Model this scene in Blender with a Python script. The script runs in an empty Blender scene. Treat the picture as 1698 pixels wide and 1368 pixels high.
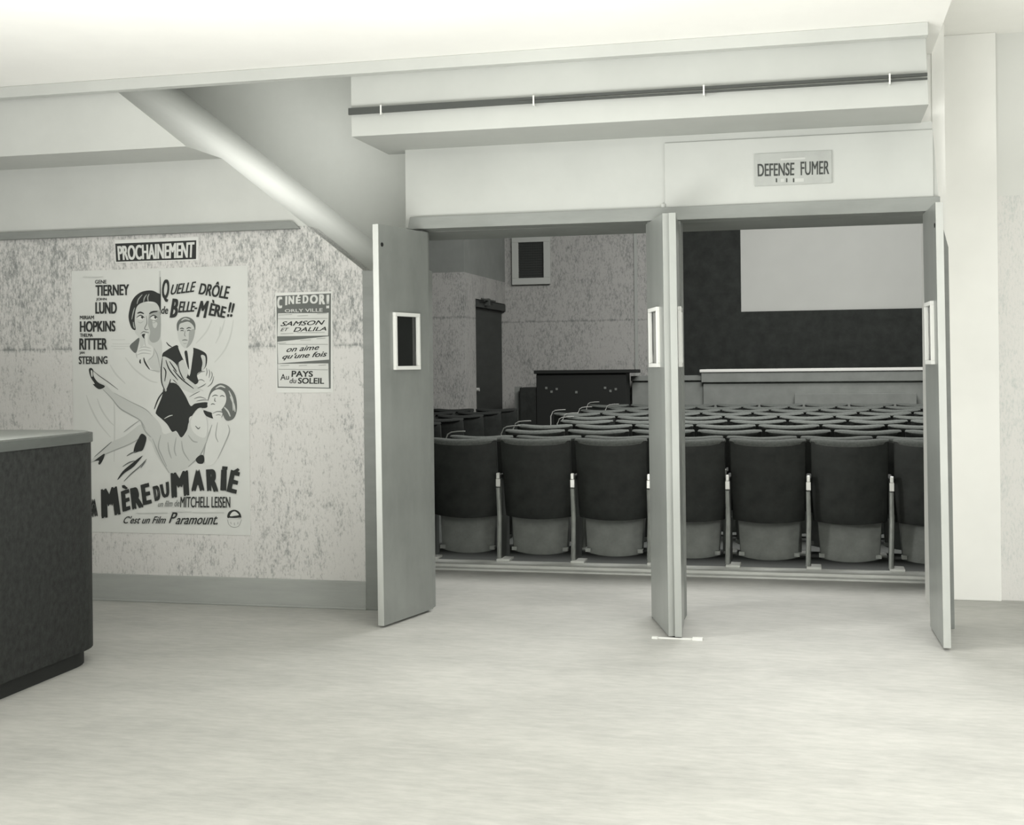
import bpy, bmesh, math, random
from mathutils import Vector, Matrix
random.seed(7)
S = bpy.context.scene
COL = S.collection

# ------------------------------------------------------------------ camera, world, lights, exposure
F, YAW, ROLL, EYE = 2100.0, math.atan(2100 * 1.14e-4), 0.011, 1.36
r0 = Vector((math.cos(YAW), math.sin(YAW), 0)); upv = Vector((0, 0, 1)); fw = Vector((-math.sin(YAW), math.cos(YAW), 0))
rt = math.cos(ROLL) * r0 - math.sin(ROLL) * upv
cu = math.sin(ROLL) * r0 + math.cos(ROLL) * upv
cam = bpy.data.cameras.new('camera'); camo = bpy.data.objects.new('camera', cam); COL.objects.link(camo)
camo.matrix_world = Matrix(((rt.x, cu.x, -fw.x, 0), (rt.y, cu.y, -fw.y, 0), (rt.z, cu.z, -fw.z, EYE), (0, 0, 0, 1)))
cam.sensor_fit = 'HORIZONTAL'; cam.sensor_width = 36.0; cam.lens = 36.0 * F / 1698
cam.shift_y = -(684 - 605) / 1698
cam.clip_end = 100
S.camera = camo

W = bpy.data.worlds.new('daylight'); S.world = W; W.use_nodes = True
W.node_tree.nodes['Background'].inputs[0].default_value = (1.0, 0.988, 0.955, 1)
W.node_tree.nodes['Background'].inputs[1].default_value = 0.6

def area(name, loc, size, power, target, size_y=None, spread=180):
    l = bpy.data.lights.new(name, 'AREA'); l.energy = power; l.size = size
    if size_y: l.shape = 'RECTANGLE'; l.size_y = size_y
    l.color = (1.0, 0.988, 0.955); l.spread = math.radians(spread)
    o = bpy.data.objects.new(name, l); COL.objects.link(o); o.location = loc
    d = Vector(target) - Vector(loc)
    o.rotation_euler = d.to_track_quat('-Z', 'Y').to_euler()
    return o
area('foyer_ceiling_lamp', (1.9, 2.6, 2.88), 1.4, 180, (1.9, 2.6, 0))
area('added_ceiling_fill', (-1.6, 1.9, 0.45), 2.4, 330, (-1.9, 2.1, 2.94))  # added fill near the floor, out of view, to whiten the ceiling
area('entrance_daylight', (4.6, 3.2, 1.7), 2.2, 70, (0.9, 7.4, 1.3), 2.4)
area('added_door_fill', (-4.3, 3.9, 1.9), 0.6, 24, (0.4, 6.3, 0.9), None, 60)  # added fill out of view, narrow cone to brighten the left-facing door leaves
area('added_recess_fill', (-2.5, 7.05, 3.2), 0.55, 8.5, (-3.5, 7.2, 2.5), None, 110)  # added fill hidden by the beam, brightens the raked edge of the recess
area('hall_ceiling_lamp', (-0.6, 11.5, 4.85), 3.4, 800, (-1.0, 12.6, 0))
area('screen_lamp', (0.6, 14.5, 4.8), 2.0, 130, (0.5, 18.4, 2.6))

S.view_settings.view_transform = 'Standard'; S.view_settings.look = 'None'
S.view_settings.gamma = 1.0; S.view_settings.use_curve_mapping = False
S.view_settings.exposure = 0.0

# ------------------------------------------------------------------ materials
def mat(name, c, rough=0.7, noise=None, bump=0.0, metal=0.0, spec=0.3):
    """noise: (scale xyz, amount, detail) varies the colour a little"""
    m = bpy.data.materials.new(name); m.use_nodes = True
    nt = m.node_tree; b = nt.nodes['Principled BSDF']
    if isinstance(c, (int, float)):
        t = min(1, max(0, c)) ** 0.5          # darks lean green-grey, lights lean ivory, like the print
        c = (c * (0.93 + 0.07 * t), c * (1.045 - 0.05 * t), c * (0.965 - 0.01 * t))
    b.inputs['Base Color'].default_value = (*c, 1); b.inputs['Roughness'].default_value = rough
    b.inputs['Metallic'].default_value = metal; b.inputs['Specular IOR Level'].default_value = spec
    if noise:
        sc, amt, det = noise
        tc = nt.nodes.new('ShaderNodeTexCoord'); mp = nt.nodes.new('ShaderNodeMapping')
        mp.inputs['Scale'].default_value = sc
        nz = nt.nodes.new('ShaderNodeTexNoise'); nz.inputs['Scale'].default_value = 1; nz.inputs['Detail'].default_value = det
        nz.inputs['Roughness'].default_value = 0.65
        nt.links.new(tc.outputs['Object'], mp.inputs[0]); nt.links.new(mp.outputs[0], nz.inputs[0])
        rp = nt.nodes.new('ShaderNodeValToRGB')
        lo, hi = max(0, 1 - amt), 1 + amt
        rp.color_ramp.elements[0].position = 0.3; rp.color_ramp.elements[1].position = 0.7
        rp.color_ramp.elements[0].color = (*[min(1, k * lo) for k in c], 1)
        rp.color_ramp.elements[1].color = (*[min(1, k * hi) for k in c], 1)
        nt.links.new(nz.outputs[0], rp.inputs[0]); nt.links.new(rp.outputs[0], b.inputs['Base Color'])
        if bump:
            bp = nt.nodes.new('ShaderNodeBump'); bp.inputs['Strength'].default_value = bump; bp.inputs['Distance'].default_value = 0.01
            nt.links.new(nz.outputs[0], bp.inputs['Height']); nt.links.new(bp.outputs[0], b.inputs['Normal'])
    return m

def stipple(name, base, fleck, dens, seam=None, upper=None, bump=0.5, size=1.0):
    """rough trowelled plaster with short upright flecks; seam: height where two boards meet, upper: share of flecks above it"""
    m = bpy.data.materials.new(name); m.use_nodes = True
    nt = m.node_tree; N = nt.nodes.new; L = nt.links.new; b = nt.nodes['Principled BSDF']
    b.inputs['Roughness'].default_value = 0.8; b.inputs['Specular IOR Level'].default_value = 0.15
    tc = N('ShaderNodeTexCoord')
    def noise(sc, det, rough=0.6):
        mp = N('ShaderNodeMapping'); mp.inputs['Scale'].default_value = sc
        nz = N('ShaderNodeTexNoise'); nz.inputs['Scale'].default_value = 1; nz.inputs['Detail'].default_value = det; nz.inputs['Roughness'].default_value = rough
        L(tc.outputs['Object'], mp.inputs[0]); L(mp.outputs[0], nz.inputs[0]); return nz.outputs[0]
    def math_(op, a, c=None, clamp=False):
        n = N('ShaderNodeMath'); n.operation = op; n.use_clamp = clamp
        for i, v in enumerate((a, c)):
            if v is None: continue
            if isinstance(v, (int, float)): n.inputs[i].default_value = v
            else: L(v, n.inputs[i])
        return n.outputs[0]
    fine = noise((92 / size, 92 / size, 36 / size), 5, 0.75); big = noise((3.2, 3.2, 2.2), 3); mid = noise((17, 17, 9), 3)
    x = math_('ADD', fine, math_('MULTIPLY', math_('SUBTRACT', mid, 0.5), 0.38))
    x = math_('ADD', x, math_('MULTIPLY', math_('SUBTRACT', big, 0.5), 0.35))
    thr = 0.5 - dens
    if seam is not None:
        sp = N('ShaderNodeSeparateXYZ'); L(tc.outputs['Object'], sp.inputs[0])
        above = math_('GREATER_THAN', sp.outputs[2], seam)
        x = math_('SUBTRACT', x, math_('MULTIPLY', above, upper))
        dist = math_('ABSOLUTE', math_('SUBTRACT', math_('ADD', sp.outputs[2], math_('MULTIPLY', math_('SUBTRACT', mid, 0.5), 0.03)), seam))
        near = math_('SUBTRACT', 1.0, math_('DIVIDE', dist, 0.022), True)
        x = math_('SUBTRACT', x, math_('MULTIPLY', math_('MULTIPLY', near, big), 0.28))
    v = math_('DIVIDE', math_('SUBTRACT', x, thr - 0.16), 0.24, True)
    mx = N('ShaderNodeMix'); mx.data_type = 'RGBA'
    mx.inputs[6].default_value = (fleck * .95, fleck, fleck * .96, 1); mx.inputs[7].default_value = (base, base * .995, base * .955, 1)
    L(v, mx.inputs[0]); L(mx.outputs[2], b.inputs['Base Color'])
    bp = N('ShaderNodeBump'); bp.inputs['Strength'].default_value = bump; bp.inputs['Distance'].default_value = 0.006
    L(x, bp.inputs['Height']); L(bp.outputs[0], b.inputs['Normal'])
    return m

M = dict(
    white=mat('white_plaster', 0.45, 0.75, ((2.5, 2.5, 2.5), 0.035, 4)),
    ceil=mat('ceiling_white', 0.92, 0.8, ((2, 2, 2), 0.02, 3)),
    cream=mat('pale_plaster', 0.52, 0.75, ((2.5, 2.5, 2.5), 0.04, 4)),
    pier=mat('pier_white', 0.8, 0.7, ((2, 2, 2), 0.03, 3)),
    wood=mat('grey_paint', 0.225, 0.5, ((3, 3, 12), 0.08, 4)),
    skirt=mat('grey_skirting_paint', 0.33, 0.5, ((2, 2, 14), 0.08, 4)),
    leaf=mat('grey_door_paint', 0.21, 0.3, ((5, 5, 2.5), 0.12, 5), 0.02, spec=0.5),
    edge=mat('pale_door_edge', 0.40, 0.5, ((6, 6, 2), 0.06, 3)), edge_m=mat('pale_middle_edge', 0.31, 0.5, ((6, 6, 2), 0.06, 3)),
    edge_d=mat('grey_door_edge', 0.42, 0.5, ((6, 6, 2), 0.06, 3)),
    frame=mat('pale_frame_paint', 0.66, 0.4),
    pane=mat('dark_pane_glass', 0.012, 0.08, spec=0.5),
    dark=mat('dark_metal', 0.06, 0.45),
    hole=mat('black_hole', 0.01, 0.9),
    seatback=mat('dark_seat_back', 0.024, 0.55, ((9, 9, 9), 0.35, 5), spec=0.25),
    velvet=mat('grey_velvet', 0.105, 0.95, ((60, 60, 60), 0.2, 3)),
    velvet_shade=mat('shade_dark_velvet', 0.018, 0.95, ((60, 60, 60), 0.2, 3)),  # shade on the side-block cushions, put into the cloth colour
    seatpan=mat('grey_seat_underside', 0.17, 0.6, ((10, 10, 10), 0.2, 5)),
    metal=mat('worn_metal', 0.30, 0.4, ((20, 20, 8), 0.25, 3), metal=0.3),
    bright=mat('bright_metal', 0.75, 0.3, metal=0.5),
    foot=mat('pale_foot_plate', 0.62, 0.6),
    sill=mat('pale_sill', 0.6, 0.6, ((4, 4, 30), 0.12, 4)),
    hallfloor=mat('dark_hall_floor', 0.05, 0.7, ((3, 3, 3), 0.2, 4)),
    black=mat('black_drape', 0.038, 0.95, ((6, 6, 6), 0.25, 4)),
    screen=mat('screen_white', 0.62, 0.8, ((1.2, 1.2, 1.2), 0.03, 3)),
    stage=mat('stage_grey', 0.23, 0.7, ((5, 5, 5), 0.1, 4)),
    stage_l=mat('stage_nosing', 0.8, 0.5),
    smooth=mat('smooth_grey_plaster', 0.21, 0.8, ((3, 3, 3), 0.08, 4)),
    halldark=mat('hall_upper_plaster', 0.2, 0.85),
    hdoor=mat('dark_hall_door', 0.04, 0.6, ((2, 2, 10), 0.2, 4)),
    paper=mat('poster_paper', 0.55, 0.7, ((4, 4, 4), 0.03, 3)),
    paper2=mat('plain_paper', 0.60, 0.75, ((6, 6, 6), 0.03, 3)),
    ink=mat('ink_black', 0.028, 0.75),
    inkg=mat('ink_grey', 0.17, 0.75),
    g1=mat('print_grey_light', 0.46, 0.75), g2=mat('print_grey_mid', 0.30, 0.75), g3=mat('print_grey_dark', 0.12, 0.75),
    signgrey=mat('sign_grey', 0.36, 0.6, ((8, 8, 8), 0.08, 4)),
    counter=mat('dark_counter_cloth', 0.017, 0.6, ((34, 34, 30), 0.6, 6), 0.25),
    countertrim=mat('counter_edge_band', 0.08, 0.4, ((4, 4, 20), 0.12, 3)),
    countertop=mat('counter_top', 0.2, 0.45, ((3, 3, 3), 0.1, 3)),
    plinth=mat('counter_plinth', 0.016, 0.6),
)
M['plaster_l'] = stipple('stippled_plaster', 0.57, 0.24, 0.10, seam=1.478, upper=0.10)
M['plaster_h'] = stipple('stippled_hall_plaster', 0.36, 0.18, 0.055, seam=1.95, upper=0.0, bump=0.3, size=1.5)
M['plaster_r'] = stipple('stippled_pale_plaster', 0.68, 0.57, 0.08, bump=0.35)

def floor_material():
    m = mat('foyer_floor_cover', 0.5, 0.55, spec=0.3)
    nt = m.node_tree; N = nt.nodes.new; L = nt.links.new; b = nt.nodes['Principled BSDF']
    tc = N('ShaderNodeTexCoord')
    def nz(sc, det):
        mp = N('ShaderNodeMapping'); mp.inputs['Scale'].default_value = sc; mp.inputs['Rotation'].default_value = (0, 0, 0.12)
        n = N('ShaderNodeTexNoise'); n.inputs['Scale'].default_value = 1; n.inputs['Detail'].default_value = det; n.inputs['Roughness'].default_value = 0.65
        L(tc.outputs['Object'], mp.inputs[0]); L(mp.outputs[0], n.inputs[0]); return n.outputs[0]
    a = nz((9, 30, 1), 8); c = nz((1.3, 2.6, 1), 5)
    ad = N('ShaderNodeMath'); ad.operation = 'ADD'; L(a, ad.inputs[0]); L(c, ad.inputs[1])
    rp = N('ShaderNodeValToRGB'); e = rp.color_ramp.elements
    e[0].position = 0.32; e[0].color = (0.30, 0.303, 0.285, 1); e[1].position = 0.62; e[1].color = (0.425, 0.425, 0.40, 1)
    mm = N('ShaderNodeMath'); mm.operation = 'MULTIPLY'; mm.inputs[1].default_value = 0.5
    L(ad.outputs[0], mm.inputs[0]); L(mm.outputs[0], rp.inputs[0]); L(rp.outputs[0], b.inputs['Base Color'])
    return m
M['floor'] = floor_material()

# ------------------------------------------------------------------ mesh helpers
class MB:
    """collects shapes and links them as one mesh object"""
    def __init__(s): s.v = []; s.f = []; s.m = []
    def add(s, vs, fs, mi=0):
        n = len(s.v); s.v += [tuple(v) for v in vs]
        for f in fs: s.f.append([i + n for i in f]); s.m.append(mi)
        return s
    def box(s, x0, y0, z0, x1, y1, z1, mi=0):
        vs = [(x, y, z) for z in (z0, z1) for y in (y0, y1) for x in (x0, x1)]
        return s.add(vs, [(0, 2, 3, 1), (4, 5, 7, 6), (0, 1, 5, 4), (2, 6, 7, 3), (0, 4, 6, 2), (1, 3, 7, 5)], mi)
    def prism_y(s, poly, y0, y1, mi=0):        # poly in x,z
        n = len(poly)
        vs = [(x, y0, z) for x, z in poly] + [(x, y1, z) for x, z in poly]
        return s.add(vs, [list(range(n)), list(range(2 * n - 1, n - 1, -1))] + [(i, i + n, (i + 1) % n + n, (i + 1) % n) for i in range(n)], mi)
    def prism_z(s, poly, z0, z1, mi=0):        # poly in x,y
        n = len(poly)
        vs = [(x, y, z0) for x, y in poly] + [(x, y, z1) for x, y in poly]
        return s.add(vs, [list(range(n)), list(range(2 * n - 1, n - 1, -1))] + [(i, i + n, (i + 1) % n + n, (i + 1) % n) for i in range(n)], mi)
    def tube(s, pts, r, seg=8, mi=0, flat=1.0):
        pts = [Vector(p) for p in pts]; rings = []
        rs = r if isinstance(r, (list, tuple)) else [r] * len(pts)
        for i, p in enumerate(pts):
            d = (pts[min(i + 1, len(pts) - 1)] - pts[max(i - 1, 0)]).normalized()
            a = d.cross(Vector((0, 0, 1)) if abs(d.z) < 0.9 else Vector((0, 1, 0))).normalized(); b = d.cross(a)
            rings.append([p + rs[i] * (math.cos(t) * a * flat + math.sin(t) * b) for t in [2 * math.pi * k / seg for k in range(seg)]])
        vs = [v for ring in rings for v in ring]; fs = []
        for i in range(len(pts) - 1):
            for k in range(seg):
                fs.append((i * seg + k, i * seg + (k + 1) % seg, (i + 1) * seg + (k + 1) % seg, (i + 1) * seg + k))
        fs += [list(range(seg))[::-1], [(len(pts) - 1) * seg + k for k in range(seg)]]
        return s.add(vs, fs, mi)
    def grid(s, P, mi=0):                      # P[i][j] points, closed front/back sheet handled by the caller
        n = len(P[0]); vs = [p for row in P for p in row]
        return s.add(vs, [(i * n + j, i * n + j + 1, (i + 1) * n + j + 1, (i + 1) * n + j) for i in range(len(P) - 1) for j in range(n - 1)], mi)
    def slab(s, A, B, mi=0):                   # two equal grids joined round the rim
        na, n = len(A), len(A[0]); base = len(s.v)
        s.grid(A, mi); s.grid([row for row in B], mi)
        ia = lambda i, j: base + i * n + j
        ib = lambda i, j: base + na * n + i * n + j
        rim = [(0, j) for j in range(n)] + [(i, n - 1) for i in range(1, na)] + [(na - 1, j) for j in range(n - 2, -1, -1)] + [(i, 0) for i in range(na - 2, 0, -1)]
        for k in range(len(rim)):
            a, b = rim[k], rim[(k + 1) % len(rim)]
            s.f.append([ia(*a), ia(*b), ib(*b), ib(*a)]); s.m.append(mi)
        return s
    def build(s, name, mats, parent=None, bevel=0, smooth=False, recalc=True):
        me = bpy.data.meshes.new(name); me.from_pydata(s.v, [], s.f)
        mats = mats if isinstance(mats, (list, tuple)) else [mats]
        for m in mats: me.materials.append(m)
        for p, mi in zip(me.polygons, s.m): p.material_index = mi
        if recalc:
            bm = bmesh.new(); bm.from_mesh(me); bmesh.ops.recalc_face_normals(bm, faces=bm.faces); bm.to_mesh(me); bm.free()
        if smooth:
            for p in me.polygons: p.use_smooth = True
        o = bpy.data.objects.new(name, me); COL.objects.link(o)
        if parent: o.parent = parent
        if bevel:
            b = o.modifiers.new('bevel', 'BEVEL'); b.width = bevel; b.segments = 2; b.limit_method = 'ANGLE'; b.angle_limit = math.radians(40)
        if smooth:
            try:
                e = o.modifiers.new('edges', 'EDGE_SPLIT'); e.split_angle = math.radians(45)
            except Exception: pass
        return o

def tag(o, label, cat, group=None, kind=None):
    o['label'] = label; o['category'] = cat
    if group: o['group'] = group
    if kind: o['kind'] = kind
    return o
def struct(o, label, cat): return tag(o, label, cat, None, 'structure')
def empty(name, loc=(0, 0, 0), rz=0, parent=None):
    o = bpy.data.objects.new(name, None); COL.objects.link(o); o.location = loc; o.rotation_euler = (0, 0, rz); o.empty_display_size = 0.1
    if parent: o.parent = parent
    return o

# ------------------------------------------------------------------ foyer shell
RAKE = lambda x: -0.02 - 0.782 * x            # underside line of the stair flank
struct(MB().box(-7, -1.5, -0.12, 5, 8.09, 0).build('floor', M['floor']), 'pale mottled foyer floor running up to the doorway sill', 'floor')
b = MB().box(-7, -1.5, 2.94, -2.3, 6.27, 3.06).box(-2.3, -1.5, 2.94, 0.60, 6.86, 3.06).box(-7, 6.2, 3.06, -2.3, 6.27, 3.5).box(0.58, -1.5, 3.2, 5, 7.9, 3.32).box(0.58, -1.5, 3.06, 0.60, 6.86, 3.2)
struct(b.build('ceiling', M['ceil']), 'white foyer ceiling above the doors and the poster wall', 'ceiling')

# left wall: stippled below the dark rail, smooth above, ending in a raked edge beside the stair recess
zc = 2.16; xr = -(zc + .02) / .782
b = MB()
b.prism_y([(-7, 0), (-2.45, 0), (-2.45, RAKE(-2.45)), (xr, zc), (-7, zc)], 6.70, 6.86, 0)
b.prism_y([(-7, zc), (xr, zc), (-(3.34 + .02) / .782, 3.34), (-7, 3.34)], 6.70, 6.86, 1)
b.prism_y([(-7, 0), (-2.6, 0), (-2.6, 1.9), (-2.45, 1.88), (-2.45, RAKE(-2.45)), (-4.3, RAKE(-4.3)), (-7, RAKE(-4.3))], 6.86, 7.9, 1)
struct(b.build('wall_left', [M['plaster_l'], M['cream']]), 'stippled plaster wall on the left that carries the film posters', 'wall')
x1 = -(2.565 + .02) / .782; x2 = -(3.34 + .02) / .782
struct(MB().prism_y([(-7, 2.565), (x1, 2.565), (x2, 3.34), (-7, 3.34)], 6.272, 6.70).build('trim_1', M['cream']),
       'deep pale beam under the ceiling above the left poster wall', 'beam')
struct(MB().box(-7, 7.9, 1.92, -2.56, 7.998, 3.5).prism_z([(-2.215, 6.862), (-2.13, 6.862), (-2.50, 7.95), (-2.50, 8.1), (-2.61, 8.1), (-2.60, 7.95)], 1.9, 4.9).box(-2.35, 6.272, 2.945, -2.12, 6.862, 3.5).box(-7, 6.2, 3.4, -2.35, 7.9, 3.5).build('wall_recess', M['cream']),
       'plain grey-white wall at the back of the sloping stair recess', 'wall')
struct(MB().prism_y([(-7, 2.142), (-2.823, 2.142), (-2.868, 2.186), (-7, 2.186)], 6.665, 6.70).build('trim_2', M['wood'], bevel=0.004),
       'dark wooden rail capping the stippled wall above the posters', 'rail')
struct(MB().prism_y([(-7, 0), (-2.45, 0), (-2.45, 0.158), (-7, 0.158)], 6.68, 6.70).box(-7, 6.674, 0, -2.45, 6.68, 0.012).build('baseboard_left', M['skirt'], bevel=0.003),
       'grey painted skirting board along the foot of the stippled wall', 'skirting board')
struct(MB().box(-2.455, 6.685, 0, -2.10, 6.86, RAKE(-2.45)).box(-2.20, 6.74, 0, -2.118, 6.868, 2.116).build('trim_3', M['wood'], bevel=0.003),
       'grey jamb post at the right end of the stippled wall, behind the left door', 'door jamb')
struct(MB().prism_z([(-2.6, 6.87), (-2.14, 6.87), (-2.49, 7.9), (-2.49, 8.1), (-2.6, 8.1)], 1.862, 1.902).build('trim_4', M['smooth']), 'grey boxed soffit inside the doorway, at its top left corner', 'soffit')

# cornice under the ceiling
struct(MB().box(-7, 6.20, 2.878, 0.53, 6.26, 2.94).build('trim_5', M['cream'], bevel=0.004), 'narrow pale cornice band running below the ceiling', 'cornice')

# wall above the doors and its beam
struct(MB().prism_y([(-2.212, 2.13), (0.62, 2.13), (0.588, 2.57), (-2.212, 2.57)], 6.735, 6.86).build('wall_front', M['white']),
       'white wall above the two pairs of doors', 'wall')
struct(MB().prism_y([(-2.352, 2.565), (0.535, 2.565), (0.522, 2.94), (-2.352, 2.94)], 6.262, 6.86).build('trim_6', M['white'], bevel=0.004),
       'deep white beam above the doors behind the dark rail', 'beam')
struct(MB().box(-0.766, 6.722, 2.183, 0.592, 6.735, 2.528).build('trim_7', M['white'], bevel=0.004), 'thin white raised panel above the right doors, behind the notice', 'panel')
b = MB().tube([(-0.775, 6.722, 2.17), (-0.775, 6.722, 2.205)], 0.012, 8)
struct(b.build('trim_8', M['white']), 'short white cable stub at the lower left corner of the raised panel', 'cable')

# lintel, centre post and right jamb
b = MB().prism_y([(-2.178, 2.185), (0.62, 2.185), (0.62, 2.112), (-2.192, 2.118)], 6.70, 6.86)
struct(b.build('trim_9', M['wood'], bevel=0.003), 'grey wooden lintel across the top of both doorways', 'lintel')
struct(MB().box(-0.862, 6.74, 0, -0.687, 6.86, 2.115).build('trim_10', M['wood']), 'grey post between the two doorways, behind the middle doors', 'door post')
struct(MB().prism_y([(0.575, 0), (0.672, 0), (0.662, 1.93), (0.615, 2.12), (0.575, 2.12)], 6.745, 6.86).build('trim_11', M['wood'], bevel=0.003),
       'grey jamb post right of the rightmost door', 'door jamb')
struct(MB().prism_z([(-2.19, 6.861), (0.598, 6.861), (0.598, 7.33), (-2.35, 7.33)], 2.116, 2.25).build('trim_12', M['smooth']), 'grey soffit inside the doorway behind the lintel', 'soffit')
struct(MB().box(0.60, 6.86, 0, 0.662, 7.62, 3.2).box(0.45, 6.865, 2.26, 0.60, 7.3, 3.2).build('wall_passage', M['pier']), 'short white return wall between the right jamb and the white pier', 'wall')

# right pier and wall
struct(MB().box(0.655, 7.56, 0, 1.005, 7.8, 3.2).build('trim_13', M['pier'], bevel=0.004), 'broad white pier on the right beside the doors', 'pier')
b = MB().box(1.005, 7.60, 0, 5, 7.8, 2.283, 0).box(1.005, 7.604, 2.283, 5, 7.8, 3.2, 1)
struct(b.build('wall_right', [M['plaster_r'], mat('right_upper_plaster', 0.66, 0.75)]), 'pale stippled wall at the right edge, beyond the white pier', 'wall')

# ------------------------------------------------------------------ auditorium shell
SLOPE = 0.0048
hz = lambda y: SLOPE * (y - 8.36)
b = MB().add([(-7, 8.09, -0.15), (5, 8.09, -0.15), (5, 19.2, -0.15), (-7, 19.2, -0.15), (-7, 8.09, -0.004), (5, 8.09, -0.004), (5, 19.2, hz(19.2)), (-7, 19.2, hz(19.2)), (-7, 8.36, 0), (5, 8.36, 0)],
             [(0, 1, 2, 3), (4, 5, 9, 8), (8, 9, 6, 7), (0, 1, 5, 4), (2, 3, 7, 6), (1, 2, 6, 9, 5), (3, 0, 4, 8, 7)])
struct(b.build('floor_hall', M['hallfloor']), 'dark auditorium floor under the rows of seats', 'floor')
b = MB().box(-7.2, 7.34, 4.9, 5.2, 19.4, 5.1)
struct(b.build('ceiling_hall', M['halldark']), 'ceiling of the auditorium beyond the doors', 'ceiling')
b = MB().box(-2.12, 7.34, 2.25, 0.66, 7.5, 4.9).box(0.60, 7.5, 3.2, 0.66, 7.9, 4.9).box(-7.2, 8.0, 0, -2.61, 8.1, 4.9).box(-7.2, 7.905, 0, -2.605, 8.0, 1.9).box(-2.31, 7.34, 2.25, -2.12, 7.45, 4.9).box(0.754, 7.8, 0, 5.2, 7.9, 4.9).box(-2.2, 7.331, 2.117, 0.598, 7.345, 2.3)
struct(b.build('wall_hall_back', M['halldark']), 'rear wall of the auditorium above and beside the doorway', 'wall')
struct(MB().box(5.0, 7.9, 0, 5.2, 19.4, 4.9).build('wall_hall_right', M['halldark']), 'right side wall of the auditorium', 'wall')
b = MB().box(-7.2, 8.1, 0, -7, 14.9, 4.9, 1)
b.box(-7.2, 14.9, 0, -4.156, 15.42, 2.50, 0).box(-7.2, 14.9, 2.50, -4.156, 15.42, 4.9, 1)
b.box(-7.2, 15.42, 2.2, -4.156, 17.0, 2.50, 0).box(-7.2, 15.42, 2.50, -4.156, 17.0, 4.9, 1).box(-7.2, 15.42, 0, -4.26, 17.0, 2.2, 1)
struct(b.build('wall_hall_left', [M['plaster_h'], M['smooth']]), 'stippled left side wall of the auditorium around the dark side door', 'wall')
b = MB().box(-7.2, 17.0, 0, -1.85, 17.15, 4.9, 0).box(-2.36, 16.985, 0, -2.32, 17.0, 4.9, 1).box(-7.2, 17.15, 0, -7.0, 19.4, 4.9, 0)
struct(b.build('wall_hall_front', [M['plaster_h'], mat('pale_moulding', 0.33)]), 'stippled front wall of the auditorium left of the screen', 'wall')
struct(MB().box(-7.2, 19.2, 0, 5.2, 19.4, 4.9).build('wall_hall_end', M['black']), 'black end wall behind the cinema screen', 'wall')

# dark side door in the auditorium, with its header rail
d = empty('door_5', (-4.2, 15.46, 0))
struct(d, 'dark side door in the left wall of the auditorium', 'door')
MB().box(-0.05, 0.03, hz(16), 0.0, 1.50, 2.10).build('door_panel', M['hdoor'], d, bevel=0.004)
MB().box(-0.05, 0.0, 2.10, 0.05, 1.53, 2.19).box(-0.05, -0.03, 0.0, 0.02, 0.03, 2.19).build('door_frame', M['hdoor'], d)
MB().tube([(0.10, 0.05, 2.2), (0.10, 0.75, 2.2)], 0.012).box(0.03, 0.38, 2.13, 0.11, 0.46, 2.22).build('curtain_rail', M['dark'], d)
MB().tube([(0.0, 0.08, 1.05), (0.05, 0.08, 1.05)], 0.025, 10).build('door_knob', M['bright'], d)

# stage
b = MB().box(-1.42, 16.6, 0, 4.9, 17.5, 1.105, 0).box(-1.44, 16.56, 1.105, 4.9, 17.5, 1.235, 0)
b.box(-2.36, 16.66, 0, -1.42, 16.98, 1.13, 0).box(-2.37, 16.62, 1.13, -1.44, 16.98, 1.195, 0)
t = tag(b.build('stage', M['stage'], bevel=0.005), 'low grey stage front below the cinema screen', 'stage', kind='structure')
MB().box(-1.46, 16.54, 1.235, 4.9, 17.6, 1.272).build('nosing', M['stage_l'], t, bevel=0.006)['label'] = 'bright nosing strip along the stage edge'
MB().box(-1.2, 17.6, 0.9, 4.9, 19.2, 1.262).box(-1.85, 17.15, 0.9, -1.2, 19.2, 1.18).build('deck', M['black'], t)
struct(MB().box(-0.26, 16.44, hz(16.5), 1.22, 16.598, 0.955).build('trim_14', M['stage'], bevel=0.006), 'low grey step box standing against the stage front', 'step')

# screen with its black surround
t = empty('cinema_screen', (0, 18.5, 1.2))
tag(t, 'large white cinema screen with a broad black border beyond the seats', 'screen')
b = MB().box(-1.85, 0.0, -0.02, -1.03, 0.10, 3.65).box(-1.03, 0.0, -0.02, 4.9, 0.10, 0.888)
b.build('border', M['black'], t)['label'] = 'flat black border'
MB().box(-1.03, 0.05, 0.888, 4.9, 0.10, 3.65).build('screen_sheet', M['screen'], t)['label'] = 'plain white projection sheet'

# loudspeaker grille high on the front wall
t = empty('wall_grille', (-3.775, 17.0, 2.46))
tag(t, 'square mesh grille in a pale frame high on the auditorium front wall', 'vent')
b = MB().box(-.27, -.05, 0, .265, 0, .09).box(-.27, -.05, .58, .265, 0, .65).box(-.27, -.05, .09, -.18, 0, .58).box(.175, -.05, .09, .265, 0, .58)
b.build('grille_frame', mat('grille_frame_paint', 0.42), t, bevel=0.004)
b = MB().box(-.18, -.012, .09, .175, -.004, .58)
for i in range(15): b.box(-.18, -.022, .1 + i * .033, .175, -.012, .112 + i * .033)
for i in range(11): b.box(-.175 + i * .033, -.020, .09, -.168 + i * .033, -.012, .58)
b.build('grille_mesh', mat('dark_grille', 0.035, 0.7), t)

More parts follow.
